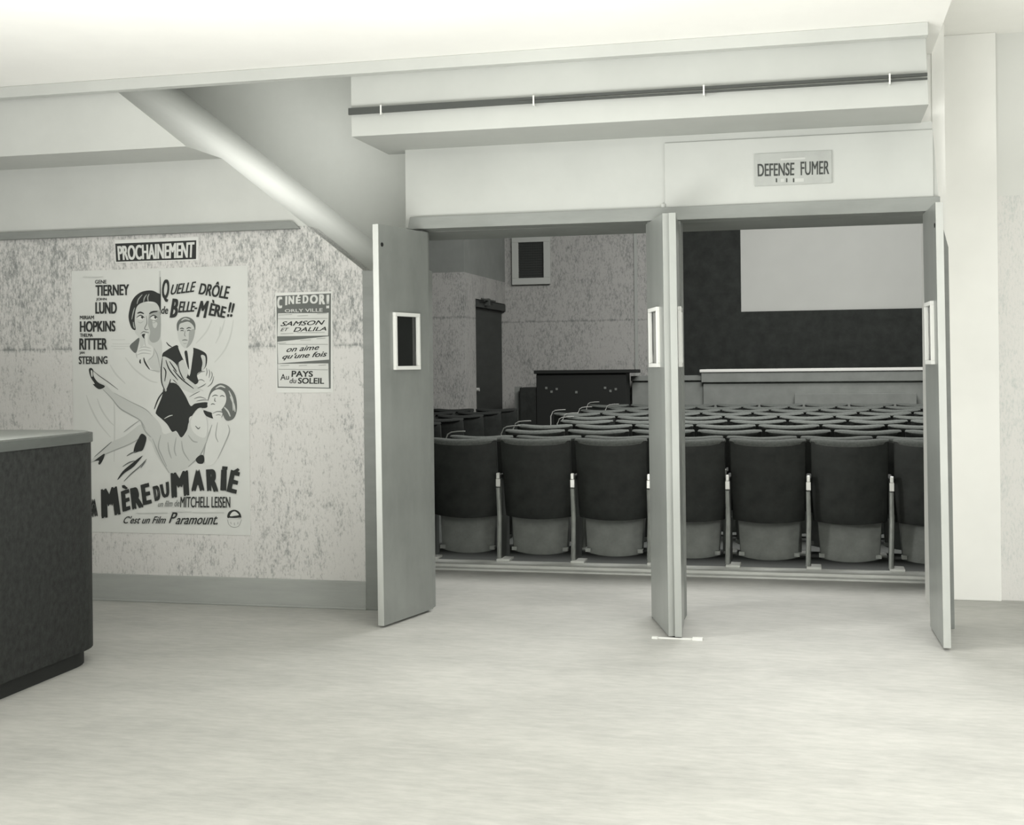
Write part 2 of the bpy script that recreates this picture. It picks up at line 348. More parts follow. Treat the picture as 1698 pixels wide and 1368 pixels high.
# dark console in front of the stage, with a stepped end
t = empty('console', (-2.85, 16.45, hz(16.4)))
tag(t, 'dark box-like console with an overhanging top in front of the stage', 'cabinet')
MB().box(-.72, -.18, 0, .47, .16, 1.2).build('body', M['plinth'], t, bevel=0.006)
MB().box(-.745, -.22, 1.2, .61, .17, 1.245).build('top', M['plinth'], t, bevel=0.006)
MB().box(-.95, -.16, 0, -.725, .16, 1.02).build('side_step', M['seatback'], t, bevel=0.006)
for x in (-.60, -.53, -.46, -.20, .18, .25, .32): MB().box(x, -.188, .97 + .03 * math.sin(40 * x), x + .03, -.18, 1.0 + .03 * math.sin(40 * x)).build('control_knob', M['seatpan'], t)
tag(MB().box(-3.90, 16.42, hz(16.4), -3.82, 16.5, 1.07).build('short_post', M['smooth'], bevel=0.004), 'short pale post beside the dark console by the side door', 'post')

# sill under the first row
b = MB().box(-2.6, 8.085, 0, 0.66, 8.165, 0.012).box(-2.6, 8.165, 0, 0.66, 8.36, 0.03)
struct(b.build('trim_15', M['sill'], bevel=0.003), 'pale stepped sill on the floor under the first row of seats', 'sill')

# ------------------------------------------------------------------ doors
def door(name, hinge, free, side, label, edge, bolt=True, sag=0.004):
    """leaf from hinge to free edge (x,y); the seen face lies on that line, thickness goes to `side` of it"""
    hv, fv = Vector(hinge), Vector(free); L = (fv - hv).length; rz = math.atan2(fv.y - hv.y, fv.x - hv.x)
    T = 0.034; y0, y1 = (0, T) if side > 0 else (-T, 0)
    e = empty(name, (hinge[0], hinge[1], 0), rz); struct(e, label, 'door'); e.rotation_euler = (sag, 0, rz)
    a, c, z0, z1 = L * .275, L * .70, 1.36, 1.625
    zb, zt = 0.012, 2.10
    m = MB().box(0, y0, zb, L - .006, y1, z0).box(0, y0, z1, L - .006, y1, zt).box(0, y0, z0, a, y1, z1).box(c, y0, z0, L - .006, y1, z1)
    m.build('leaf_panel', M['leaf'], e)
    MB().box(L - .006, y0, zb, L, y1, zt).build('edge_strip', edge, e, bevel=0.001)['label'] = 'pale painted closing edge'
    w = .020; f = MB(); p = .016
    for (xa, za, xb, zb2) in ((a - w, z0 - w, c + w, z0), (a - w, z1, c + w, z1 + w), (a - w, z0, a, z1), (c, z0, c + w, z1)):
        f.box(xa, y0 - p, za, xb, y1 + p, zb2)
    wf = f.build('window_frame', M['frame'], e, bevel=0.002); wf['label'] = 'pale raised frame round the small window'
    MB().box(a, y0 + .004, z0, c, y1 - .004, z1).build('window_pane', M['pane'], wf)
    if bolt:
        k = MB(); ys = (y0 - .003, y0) if side > 0 else (y1, y1 + .003)
        k.tube([(L - .035, ys[0], 1.995), (L - .035, ys[1], 1.995)], .011, 12)
        k.build('catch_plate', M['hole'], e)
    return e
door('door_1', (-2.075, 6.725), (-2.192, 6.232), -1, 'grey door left of the doorways, folded back against the stippled wall', M['edge_d'])
door('door_2', (-0.862, 6.735), (-0.717, 6.255), 1, 'left of the two middle grey doors standing edge to edge', M['edge_m'], False)
door('door_3', (-0.687, 6.735), (-0.651, 6.247), -1, 'right of the two middle grey doors standing edge to edge', M['edge_m'], False)
door('door_4', (0.553, 6.735), (0.5705, 6.232), 1, 'grey door at the right jamb beside the white pier', M['edge'], True, 0.007)
tag(MB().box(-0.60, 6.235, 0, -0.55, 6.265, 0.012).box(-0.80, 6.24, 0, -0.772, 6.265, 0.008).box(-0.80, 6.25, 0, -0.55, 6.262, 0.006).build('door_stop', M['frame']),
    'thin pale stop plate on the floor under the middle doors', 'door stop')

# dark rail with brackets in front of the upper beam
t = empty('curtain_rail', (-0.914, 6.235, 2.69)); tag(t, 'long dark rail fixed along the white beam above the doors', 'rail')
MB().box(-1.44, -.008, .004, 1.44, .008, .018).build('upper_bar', M['dark'], t)
MB().prism_y([(-1.44, -.016), (-.6, -.013), (1.44, -.013), (1.44, -.005), (0, -.004), (-.6, .004), (-1.44, .004)], -.008, .008).build('lower_bar', M['dark'], t)
for x in (-1.26, -.45, .4, 1.27): MB().box(x - .004, -.013, -.026, x + .004, .027, .024).build('bracket', M['frame'], t)

# ------------------------------------------------------------------ counter
t = empty('ticket_counter', (-3.256, 5.33, 0))
tag(t, 'dark cloth-fronted counter with a rounded corner and a pale edge band', 'counter')
def corner_poly(x, y, r, xl, yb, n=10):
    p = [(xl, yb), (x, yb)]
    p += [(x - r + r * math.cos(a), y - r + r * math.sin(a)) for a in [math.pi / 2 * k / n for k in range(n + 1)]]
    return p + [(xl, y)]
MB().prism_z(corner_poly(0, .09, .26, -2.6, -3.2), .075, 1.025).build('front_panel', M['counter'], t, smooth=True)
MB().prism_z(corner_poly(.008, .098, .266, -2.6, -3.2), 1.025, 1.066).build('edge_band', M['countertrim'], t, smooth=True)
MB().prism_z(corner_poly(-.012, .08, .25, -2.6, -3.2), 1.066, 1.072).build('counter_top', M['countertop'], t, smooth=True)
MB().prism_z(corner_poly(-.035, .055, .24, -2.6, -3.2), 0, .075).build('plinth', M['plinth'], t, smooth=True)

# ------------------------------------------------------------------ lettering
def text_geo(s, shear=0.0, bold=0.0, cache={}):
    k = (s, shear, bold)
    if k in cache: return cache[k]
    c = bpy.data.curves.new('t', 'FONT'); c.body = s; c.size = 1; c.shear = shear; c.offset = bold; c.resolution_u = 4
    o = bpy.data.objects.new('t', c); COL.objects.link(o)
    dg = bpy.context.evaluated_depsgraph_get(); dg.update()
    me = bpy.data.meshes.new_from_object(o.evaluated_get(dg))
    vs = [(v.co.x, v.co.y) for v in me.vertices]; fs = [tuple(p.vertices) for p in me.polygons]
    bpy.data.objects.remove(o); bpy.data.curves.remove(c); bpy.data.meshes.remove(me)
    x0, x1 = min(v[0] for v in vs), max(v[0] for v in vs); y0, y1 = min(v[1] for v in vs), max(v[1] for v in vs)
    cache[k] = ([((x - x0) / (x1 - x0), (y - y0) / (y1 - y0)) for x, y in vs], fs)
    return cache[k]

class Sheet:
    """a paper sheet fixed to a wall; drawing positions are given on a plan of the sheet and turned into metres"""
    def __init__(s, plan, W_, H_): s.plan = plan; s.W = W_; s.H = H_; s.n = 0     # plan: TL, TR, BR, BL corners on the plan
    def uv(s, x, y):
        TL, TR, BR, BL = s.plan; u = v = 0.5
        for _ in range(8):
            px = TL[0] * (1 - u) * (1 - v) + TR[0] * u * (1 - v) + BR[0] * u * v + BL[0] * (1 - u) * v
            py = TL[1] * (1 - u) * (1 - v) + TR[1] * u * (1 - v) + BR[1] * u * v + BL[1] * (1 - u) * v
            wx = ((TR[0] - TL[0]) * (1 - v) + (BR[0] - BL[0]) * v); hy = ((BL[1] - TL[1]) * (1 - u) + (BR[1] - TR[1]) * u)
            u += (x - px) / wx; v += (y - py) / hy
        return u * s.W, s.H - v * s.H
    def depth(s): s.n += 1; return -0.0012 - 0.00002 * s.n
    def text(s, mb, body, TL, TR, BR, BL, shear=0, bold=0, mi=0):
        if bold:                                   # heavier strokes: the same letters laid again a hair to each side
            h = math.hypot(BL[0] - TL[0], BL[1] - TL[1]) * bold * 1.25
            w_ = math.hypot(TR[0] - TL[0], TR[1] - TL[1]); ex, ey = (TR[0] - TL[0]) / w_ * h, (TR[1] - TL[1]) / w_ * h
            for a, c in ((-1, -.5), (1, -.5), (-1, .5), (1, .5), (0, 0)):
                sx, sy = a * ex - c * ey, a * ey + c * ex
                s.text(mb, body, *[(p[0] + sx + (ex if p in (TL, BL) else -ex), p[1] + sy) for p in (TL, TR, BR, BL)], shear=shear, mi=mi)
            return
        vs, fs = text_geo(body, shear, bold); d = s.depth(); out = []
        for a, c in vs:
            b_ = 1 - c
            px = TL[0] * (1 - a) * (1 - b_) + TR[0] * a * (1 - b_) + BR[0] * a * b_ + BL[0] * (1 - a) * b_
            py = TL[1] * (1 - a) * (1 - b_) + TR[1] * a * (1 - b_) + BR[1] * a * b_ + BL[1] * (1 - a) * b_
            X, Z = s.uv(px, py); out.append((X, d, Z))
        mb.add(out, fs, mi)
    def tbox(s, mb, body, x0, y0, x1, y1, slope=0, **k):
        dy = slope * (x1 - x0); s.text(mb, body, (x0, y0), (x1, y0 + dy), (x1, y1 + dy), (x0, y1), **k)
    def shape(s, mb, pts, mi, smooth=True):
        P = [s.uv(*p) for p in pts]
        if smooth:
            Q = []; n = len(P)
            for i in range(n):
                p0, p1, p2, p3 = P[i - 1], P[i], P[(i + 1) % n], P[(i + 2) % n]
                for k in range(4):
                    t_ = k / 4
                    Q.append(tuple(0.5 * (2 * p1[j] + (p2[j] - p0[j]) * t_ + (2 * p0[j] - 5 * p1[j] + 4 * p2[j] - p3[j]) * t_ ** 2 + (3 * p1[j] - p0[j] - 3 * p2[j] + p3[j]) * t_ ** 3) for j in (0, 1)))
            P = Q
        d = s.depth(); mb.add([(x, d, z) for x, z in P], [list(range(len(P)))], mi)
    def stroke(s, mb, pts, w, mi, taper=True):
        P = [Vector((*s.uv(*p), 0)) for p in pts]; Q = []
        for i in range(len(P) - 1):
            p0, p1, p2, p3 = P[max(i - 1, 0)], P[i], P[i + 1], P[min(i + 2, len(P) - 1)]
            for k in range(5):
                t_ = k / 5; Q.append(0.5 * (2 * p1 + (p2 - p0) * t_ + (2 * p0 - 5 * p1 + 4 * p2 - p3) * t_ ** 2 + (3 * p1 - p0 - 3 * p2 + p3) * t_ ** 3))
        Q.append(P[-1]); L_, R_ = [], []; n = len(Q); d = s.depth()
        for i, q in enumerate(Q):
            t_ = (Q[min(i + 1, n - 1)] - Q[max(i - 1, 0)]); t_ = t_.normalized() if t_.length else Vector((1, 0, 0))
            nn = Vector((-t_.y, t_.x, 0)); h = w / 2 * (0.35 + 0.65 * math.sin(math.pi * (i + .5) / n) if taper else 1)
            L_.append(q + nn * h); R_.append(q - nn * h)
        mb.add([(p.x, d, p.y) for p in L_ + R_], [(i, i + 1, n + i + 1, n + i) for i in range(n - 1)], mi)

# ---- the big film poster
PW, PH = 1.13, 1.545
poster = empty('film_poster', (-4.283, 6.6985, 0.40))
tag(poster, 'large film poster showing a suited man and two women, on the stippled wall', 'poster')
sh = Sheet(((120, 450), (410, 440), (413, 888), (124, 882)), PW, PH)
MB().box(0, -.001, 0, PW, 0, PH).build('poster_sheet', M['paper'], poster)
A = lambda *p: [(100 + x / 5.067, 380 + y / 5.067) for x, y in p]       # plan of the upper half
B = lambda *p: [(100 + x / 5.145, 640 + y / 5.145) for x, y in p]       # plan of the lower half
il = MB(); LT, MD, DK, BK, PA = 0, 1, 2, 3, 4
# soft folds behind the figures, drawn lines
for p in (A((1280, 760), (1235, 860), (1150, 960)), A((1385, 760), (1360, 850), (1310, 960)), A((1455, 760), (1430, 900), (1380, 1020), (1300, 1120)), A((1350, 820), (1340, 900)),
          A((430, 1140), (480, 1220), (560, 1300)), A((560, 1080), (640, 1180), (760, 1270), (830, 1290)),
          B((230, 80), (270, 190), (340, 320), (440, 440)), B((325, 110), (360, 200), (420, 290), (470, 340)), B((470, 130), (475, 300), (470, 650))):
    sh.stroke(il, p, .010, LT)
for x0, x1_, y in ((440, 560, 930), (450, 600, 965), (440, 600, 985), (460, 560, 1005)): sh.stroke(il, A((x0, y), ((x0 + x1_) / 2, y + 2), (x1_, y)), .004, LT, False)
# profile woman at the door edge
sh.shape(il, A((845, 350), (860, 350), (858, 1190), (845, 1190), (835, 700)), LT, False)
sh.shape(il, A((690, 910), (855, 900), (856, 1190), (790, 1180), (745, 1120), (700, 1040)), LT)
sh.shape(il, A((597, 985), (640, 940), (680, 915), (665, 1000), (650, 1040), (625, 1030)), DK)
sh.shape(il, A((640, 640), (690, 610), (780, 625), (853, 640), (853, 900), (810, 950), (750, 985), (710, 965), (670, 905), (640, 860), (628, 760)), LT)
sh.shape(il, A((765, 700), (800, 690), (854, 700), (854, 905), (800, 955), (762, 925), (770, 860), (752, 800)), MD)
sh.shape(il, A((790, 770), (830, 790), (815, 830), (795, 820)), LT)
sh.shape(il, A((600, 800), (588, 740), (596, 680), (615, 610), (650, 560), (705, 525), (780, 515), (830, 535), (857, 560), (857, 690), (842, 650), (815, 618), (760, 608), (700, 620), (662, 648), (645, 700), (640, 780), (648, 845), (620, 840)), BK)
for p in (A((660, 630), (672, 590), (705, 550)), A((640, 660), (628, 700), (615, 760)), A((755, 610), (750, 575), (762, 545)), A((715, 615), (722, 580), (742, 550)), A((628, 780), (632, 815), (640, 835))): sh.stroke(il, p, .007, MD)
sh.stroke(il, A((662, 708), (690, 700), (718, 712)), .010, BK); sh.stroke(il, A((762, 712), (795, 695), (832, 692)), .010, BK)
for cx in (690, 800):
    sh.shape(il, A((cx - 30, 745), (cx, 726), (cx + 32, 748), (cx, 764)), PA)
    sh.shape(il, A((cx + 2, 738), (cx + 14, 732), (cx + 24, 742), (cx + 14, 754)), BK, True)
    sh.stroke(il, A((cx - 34, 744), (cx, 724), (cx + 34, 746)), .006, BK)
    sh.stroke(il, A((cx - 24, 778), (cx, 788), (cx + 24, 774)), .004, MD)
sh.stroke(il, A((738, 730), (742, 790), (724, 832), (735, 846), (756, 842)), .005, DK)
sh.stroke(il, A((690, 880), (712, 862), (735, 866), (760, 872)), .005, DK)
sh.shape(il, A((700, 888), (722, 880), (748, 888), (738, 912), (722, 922), (708, 908)), BK)
# her raised finger and hand
sh.shape(il, A((722, 905), (733, 878), (748, 884), (752, 960), (785, 985), (800, 1020), (788, 1070), (755, 1095), (725, 1130), (700, 1135), (680, 1110), (650, 1075), (655, 1040), (672, 1005), (715, 975)), PA)
for p in (A((722, 900), (726, 960), (734, 985)), A((680, 1002), (720, 990), (775, 1002)), A((668, 1028), (715, 1015), (780, 1026)), A((655, 1060), (710, 1042), (775, 1050)), A((800, 1010), (795, 1060), (760, 1100)), A((650, 1040), (660, 1085))): sh.stroke(il, p, .004, MD)
sh.stroke(il, A((688, 1095), (684, 1115), (690, 1130)), .010, BK); sh.stroke(il, A((716, 1080), (722, 1110), (740, 1145), (765, 1180)), .010, BK)
sh.stroke(il, A((800, 1000), (830, 1060), (852, 1170)), .005, MD); sh.stroke(il, A((762, 1180), (800, 1190), (850, 1195)), .004, MD)
sh.stroke(il, A((856, 400), (857, 560), (857, 720)), .006, BK)
# suited man: coat tails, sleeve, shirt, head
sh.shape(il, B((905, -10), (1000, -20), (1075, 80), (1120, 170), (1160, 150), (1260, 140), (1255, 185), (1190, 195), (1150, 245), (1110, 270), (1105, 330), (1080, 395), (1040, 440), (1000, 385), (965, 392), (925, 330), (880, 285), (835, 245), (830, 215), (880, 90)), BK)
for p in (B((815, 200), (850, 110), (900, 40)), B((870, 255), (925, 230), (965, 240)), B((850, 200), (890, 160), (930, 130))): sh.stroke(il, p, .009, BK)
sh.stroke(il, B((900, 280), (940, 258), (970, 250)), .006, LT)
sh.shape(il, A((870, 1060), (905, 1020), (985, 975), (1010, 990), (1060, 1010), (1120, 995), (1195, 1020), (1238, 1060), (1232, 1150), (1180, 1215), (1165, 1290), (1120, 1310), (1040, 1330), (940, 1250), (885, 1180)), BK)
sh.shape(il, A((872, 1075), (930, 1090), (985, 1135), (1020, 1200), (1085, 1260), (1160, 1320), (1215, 1368), (1150, 1385), (1040, 1345), (950, 1260), (900, 1365), (868, 1290), (865, 1180)), LT)
for p in (A((872, 1080), (862, 1180), (866, 1290), (895, 1360)), A((960, 1180), (1030, 1260), (1130, 1340)), A((900, 1100), (930, 1180), (1000, 1270)), A((880, 1160), (900, 1200), (890, 1280)), A((940, 1260), (925, 1310), (905, 1350)), A((930, 1110), (970, 1170), (990, 1200))): sh.stroke(il, p, .008, BK)
sh.shape(il, A((1190, 1060), (1225, 1070), (1225, 1150), (1195, 1190), (1200, 1120)), LT)
for p in (A((1180, 1050), (1198, 1120), (1188, 1180)), A((1165, 1070), (1175, 1130), (1160, 1190)), A((905, 950), (925, 975), (950, 990))): sh.stroke(il, p, .007, BK)
sh.shape(il, A((1005, 985), (1060, 1010), (1115, 985), (1128, 1015), (1120, 1090), (1095, 1235), (1060, 1130), (1020, 1040)), PA)
sh.shape(il, A((1055, 1030), (1072, 1020), (1080, 1040), (1088, 1110), (1092, 1180), (1075, 1140), (1062, 1080)), BK)
sh.shape(il, A((1000, 1140), (1020, 1110), (1050, 1105), (1085, 1200), (1050, 1270), (1015, 1210)), LT)
sh.stroke(il, A((1005, 1120), (1010, 1180), (1040, 1250), (1060, 1270)), .007, BK)
sh.shape(il, A((998, 830), (1015, 790), (1070, 770), (1125, 790), (1140, 840), (1132, 910), (1105, 970), (1065, 1000), (1030, 975), (1005, 920)), LT)
sh.shape(il, A((1095, 860), (1140, 840), (1132, 910), (1105, 970), (1070, 998), (1090, 930)), MD)
sh.shape(il, A((995, 850), (992, 800), (1010, 762), (1045, 740), (1085, 738), (1125, 760), (1145, 800), (1142, 850), (1128, 810), (1090, 778), (1045, 785), (1015, 800), (1006, 850)), DK)
sh.stroke(il, A((1030, 770), (1060, 752), (1100, 762)), .008, LT)
for p in (A((1018, 838), (1035, 832), (1052, 840)), A((1072, 838), (1090, 828), (1112, 832))): sh.stroke(il, p, .006, BK)
for p in (A((1022, 855), (1036, 850), (1050, 856)), A((1076, 855), (1090, 849), (1106, 852))): sh.stroke(il, p, .007, DK)
sh.stroke(il, A((1062, 850), (1056, 890), (1066, 900)), .004, DK); sh.stroke(il, A((1036, 935), (1058, 930), (1082, 934)), .006, DK); sh.stroke(il, A((1045, 958), (1060, 962), (1076, 957)), .004, MD)
# his lifted hand and lower hand
sh.shape(il, A((1158, 1225), (1190, 1195), (1225, 1190), (1235, 1160), (1252, 1175), (1268, 1172), (1278, 1200), (1295, 1235), (1280, 1290), (1245, 1325), (1215, 1300), (1180, 1290)), PA)
for p in (A((1160, 1225), (1190, 1200), (1225, 1195)), A((1235, 1165), (1240, 1200), (1232, 1235)), A((1255, 1178), (1262, 1210), (1255, 1250)), A((1275, 1195), (1282, 1230), (1262, 1280)), A((1165, 1270), (1195, 1265), (1220, 1280)), A((1295, 1235), (1280, 1290), (1245, 1325))): sh.stroke(il, p, .005, DK)
sh.shape(il, B((1105, 90), (1150, 60), (1200, 40), (1260, 60), (1285, 90), (1260, 130), (1190, 135), (1150, 130)), PA)
for p in (B((1110, 95), (1160, 65), (1200, 45)), B((1150, 110), (1200, 95), (1250, 110)), B((1170, 130), (1220, 120), (1270, 120)), B((1180, 20), (1220, 0), (1250, -20))): sh.stroke(il, p, .005, DK)
# reclining woman: raised leg, lower leg, gown, arm, head
sh.shape(il, B((330, -30), (395, -10), (470, 60), (560, 110), (640, 150), (740, 210), (845, 300), (880, 400), (800, 440), (745, 380), (700, 295), (600, 240), (520, 185), (450, 100), (375, 30)), LT)
sh.stroke(il, B((375, 30), (450, 105), (520, 190), (610, 245), (700, 300), (750, 390)), .008, MD); sh.stroke(il, A((275, 1180), (340, 1235), (420, 1290), (500, 1350)), .005, DK); sh.stroke(il, B((470, 60), (620, 140), (740, 200), (800, 260)), .005, MD)
sh.shape(il, A((250, 1185), (268, 1168), (288, 1185), (290, 1235), (330, 1290), (385, 1318), (372, 1338), (330, 1345), (285, 1305), (300, 1300), (268, 1250)), BK)
sh.shape(il, A((268, 1190), (280, 1195), (282, 1240), (272, 1235)), PA)
sh.shape(il, B((265, 655), (300, 610), (380, 545), (450, 480), (560, 430), (640, 370), (705, 330), (765, 420), (700, 440), (600, 495), (480, 545), (390, 585), (330, 640)), LT)
sh.stroke(il, B((380, 590), (480, 548), (600, 500), (700, 445)), .006, MD); sh.stroke(il, B((300, 608), (380, 540), (450, 478)), .006, DK); sh.stroke(il, B((555, 395), (620, 345), (690, 295)), .006, MD)
sh.shape(il, B((258, 660), (300, 640), (340, 610), (388, 580), (382, 620), (352, 670), (335, 665), (340, 640), (300, 645)), BK)
sh.shape(il, B((765, 440), (850, 320), (895, 410), (985, 390), (1040, 440), (1085, 400), (1110, 300), (1180, 195), (1235, 205), (1265, 330), (1250, 480), (1195, 590), (1100, 690), (960, 745), (900, 690), (830, 580), (795, 490)), LT)
sh.shape(il, B((1120, 300), (1185, 200), (1230, 215), (1258, 320), (1240, 440), (1150, 400)), PA)
for p in (B((800, 450), (835, 540), (880, 640), (940, 740)), B((870, 420), (850, 520), (880, 600), (920, 690)), B((1000, 440), (985, 540), (1000, 600)), B((1100, 420), (1140, 470), (1180, 480)), B((700, 300), (740, 390), (790, 440)), B((1250, 480), (1200, 590), (1100, 690)), B((1045, 470), (1060, 560), (1110, 640)), B((930, 480), (940, 560), (960, 620))): sh.stroke(il, p, .008, MD)
sh.stroke(il, B((1160, 340), (1185, 365), (1200, 350)), .007, DK)
sh.shape(il, B((1295, 290), (1360, 280), (1420, 310), (1445, 385), (1400, 500), (1350, 610), (1290, 680), (1235, 660), (1230, 600), (1250, 480), (1290, 380)), PA)
for p in (B((1430, 330), (1442, 390), (1400, 500), (1345, 620)), B((1345, 310), (1330, 420), (1350, 480)), B((1250, 480), (1230, 590), (1238, 660)), B((1300, 330), (1270, 420), (1250, 490))): sh.stroke(il, p, .007, MD)
sh.shape(il, B((1268, 130), (1280, 60), (1310, 10), (1370, -22), (1440, 5), (1492, 80), (1505, 190), (1480, 275), (1420, 295), (1385, 230), (1340, 60)), DK)
for p in (B((1440, 40), (1470, 120), (1475, 210)), B((1400, 180), (1430, 215), (1450, 260)), B((1450, 90), (1480, 160), (1490, 220)), B((1330, 20), (1370, 0), (1410, 15))): sh.stroke(il, p, .010, LT)
sh.shape(il, B((1262, 170), (1275, 110), (1300, 55), (1350, 28), (1400, 50), (1418, 110), (1400, 170), (1350, 225), (1300, 215)), PA)
for p in (B((1300, 90), (1325, 78), (1350, 84)), B((1365, 90), (1385, 82), (1405, 92)), B((1290, 160), (1305, 152), (1325, 158)), B((1325, 100), (1322, 125), (1332, 132))): sh.stroke(il, p, .006, DK)
sh.shape(il, B((1228, 208), (1265, 218), (1300, 232), (1312, 275), (1280, 270), (1245, 250)), BK)
sh.shape(il, B((1300, 232), (1340, 215), (1385, 225), (1380, 265), (1345, 290), (1315, 285)), PA)
sh.stroke(il, B((1305, 235), (1345, 218), (1388, 228), (1378, 268)), .005, DK); sh.stroke(il, B((1330, 250), (1355, 245), (1372, 250)), .004, DK)
# ribbons under the gown
for p in (((705, 410), (740, 425), (748, 460), (720, 545), (685, 560), (640, 570), (650, 510), (675, 460)), ((690, 612), (715, 600), (640, 690), (560, 745), (500, 805), (545, 730), (640, 650)), ((1220, 588), (1236, 620), (1225, 660), (1185, 662), (1162, 630), (1185, 600))):
    sh.shape(il, B(*p), BK)
for p in (B((580, 600), (620, 575), (660, 560)), B((750, 625), (690, 690), (620, 750), (555, 815)), B((545, 690), (600, 655), (650, 640)), B((742, 640), (700, 700))): sh.stroke(il, p, .007, DK)
il.build('illustration', [M['g1'], M['g2'], M['g3'], M['ink'], M['paper']], poster, recalc=False)['label'] = 'ink-wash drawing of three people'
# small emblem: a dark dome over a pale lower half
em = MB()
sh.shape(em, B((1425, 1125), (1432, 1080), (1465, 1058), (1500, 1060), (1528, 1085), (1535, 1130), (1480, 1128)), 0)
sh.shape(em, B((1445, 1110), (1460, 1080), (1485, 1070), (1510, 1088), (1515, 1102), (1480, 1108)), 2)
sh.stroke(em, B((1435, 1128), (1480, 1130), (1535, 1126)), .004, 2, False)
sh.stroke(em, B((1425, 1140), (1435, 1180), (1470, 1205), (1515, 1195), (1540, 1140)), .003, 1, False)
for p in (B((1450, 1160), (1455, 1180)), B((1480, 1165), (1482, 1190)), B((1510, 1160), (1508, 1180))): sh.stroke(em, p, .004, 1)
em.build('emblem', [M['ink'], M['g2'], M['paper']], poster, recalc=False)
lt = MB()
def tA(body, x0, y0, x1_, y1, slope=-.01, **k):
    q = A((x0, y0), (x1_, y0 + slope * (x1_ - x0)), (x1_, y1 + slope * (x1_ - x0)), (x0, y1)); sh.text(lt, body, *q, **k)
def q4(f, body, TL, TR, BR, BL, **k): sh.text(lt, body, *f(TL, TR, BR, BL), **k)
tA('GENE', 306, 430, 404, 460, bold=.03); tA('TIERNEY', 310, 475, 595, 562, -.03, bold=.03); tA('JOHN', 315, 580, 405, 606, bold=.03); tA('LUND', 308, 618, 492, 712, -.01, bold=.03)
tA('MIRIAM', 175, 730, 296, 760, bold=.03); tA('HOPKINS', 175, 778, 480, 866, -.02, bold=.03); tA('THELMA', 176, 880, 286, 908, bold=.03); tA('RITTER', 170, 922, 410, 1014, bold=.03)
tA('JAN', 172, 1030, 216, 1056, bold=.03); tA('STERLING', 165, 1072, 412, 1136, bold=.025)
q4(A, 'Q', (875, 425), (935, 425), (930, 612), (868, 610), shear=.15, bold=.02)
q4(A, 'UELLE', (955, 468), (1155, 440), (1142, 526), (940, 552), shear=.15, bold=.02)
q4(A, 'DRÔLE', (1190, 430), (1438, 452), (1420, 588), (1172, 545), shear=.15, bold=.02)
q4(A, 'de', (868, 648), (925, 648), (922, 712), (864, 712), shear=.15, bold=.02)
q4(A, 'B', (950, 585), (1010, 590), (1000, 735), (935, 742), shear=.15, bold=.03)
q4(A, 'ELLE-', (1015, 608), (1170, 612), (1160, 690), (1005, 700), shear=.15, bold=.025)
q4(A, 'M', (1185, 605), (1260, 605), (1240, 745), (1155, 735), shear=.1, bold=.03)
q4(A, 'ÈRE', (1270, 590), (1405, 630), (1395, 745), (1255, 722), shear=.15, bold=.025)
q4(A, '!!', (1420, 610), (1470, 625), (1455, 735), (1405, 735), shear=.15, bold=.025)
for body, TL, TR, BR, BL in (
    ('L', (195, 985), (240, 978), (250, 1112), (205, 1120)), ('A', (268, 972), (322, 968), (332, 1108), (266, 1116)), ('M', (360, 890), (498, 868), (528, 1090), (364, 1122)),
    ('E', (532, 905), (602, 886), (612, 1052), (545, 1068)), ('R', (610, 880), (690, 862), (725, 1030), (628, 1048)), ('E', (700, 850), (772, 834), (795, 998), (720, 1012)),
    ('D', (802, 862), (858, 848), (872, 965), (820, 980)), ('U', (862, 845), (938, 820), (945, 940), (885, 955)), ('M', (955, 750), (1100, 728), (1110, 928), (962, 948)),
    ('A', (1150, 722), (1215, 716), (1236, 888), (1128, 892)), ('R', (1250, 718), (1350, 712), (1352, 896), (1258, 890)), ('I', (1376, 720), (1422, 720), (1418, 888), (1368, 884)),
    ('E', (1455, 722), (1530, 740), (1500, 912), (1420, 896))):
    q4(B, body, TL, TR, BR, BL, bold=.055)
sh.shape(lt, B((540, 850), (562, 846), (592, 872), (578, 884), (545, 870)), 0, False); sh.shape(lt, B((1385, 684), (1430, 688), (1426, 716), (1382, 712)), 0, False); sh.shape(lt, B((1478, 722), (1512, 700), (1528, 714), (1505, 740)), 0, False)
q4(B, 'un film de', (850, 985), (1030, 970), (1030, 1028), (846, 1032), shear=.3, bold=.01, mi=1)
q4(B, 'MITCHELL LEISEN', (1038, 945), (1450, 945), (1450, 1038), (1034, 1036), bold=.012)
q4(B, "C'est un Film", (560, 1112), (918, 1110), (912, 1174), (552, 1174), shear=.4, bold=.012)
q4(B, 'P', (945, 1078), (1015, 1080), (995, 1172), (938, 1170), shear=.35, bold=.015)
q4(B, 'aramount.', (1000, 1118), (1350, 1110), (1345, 1182), (995, 1180), shear=.4, bold=.015)
for x0, x1_, y in ((665, 930, 1085), (960, 1130, 1075), (1140, 1400, 1080)): sh.stroke(lt, B((x0, y), ((x0 + x1_) / 2, y), (x1_, y - 3)), .004, 2, False)
sh.stroke(lt, A((205, 405), (300, 408), (380, 402)), .004, 2, False)
lt.build('lettering', [M['ink'], M['inkg'], M['g1']], poster, recalc=False)['label'] = 'black hand-drawn lettering'

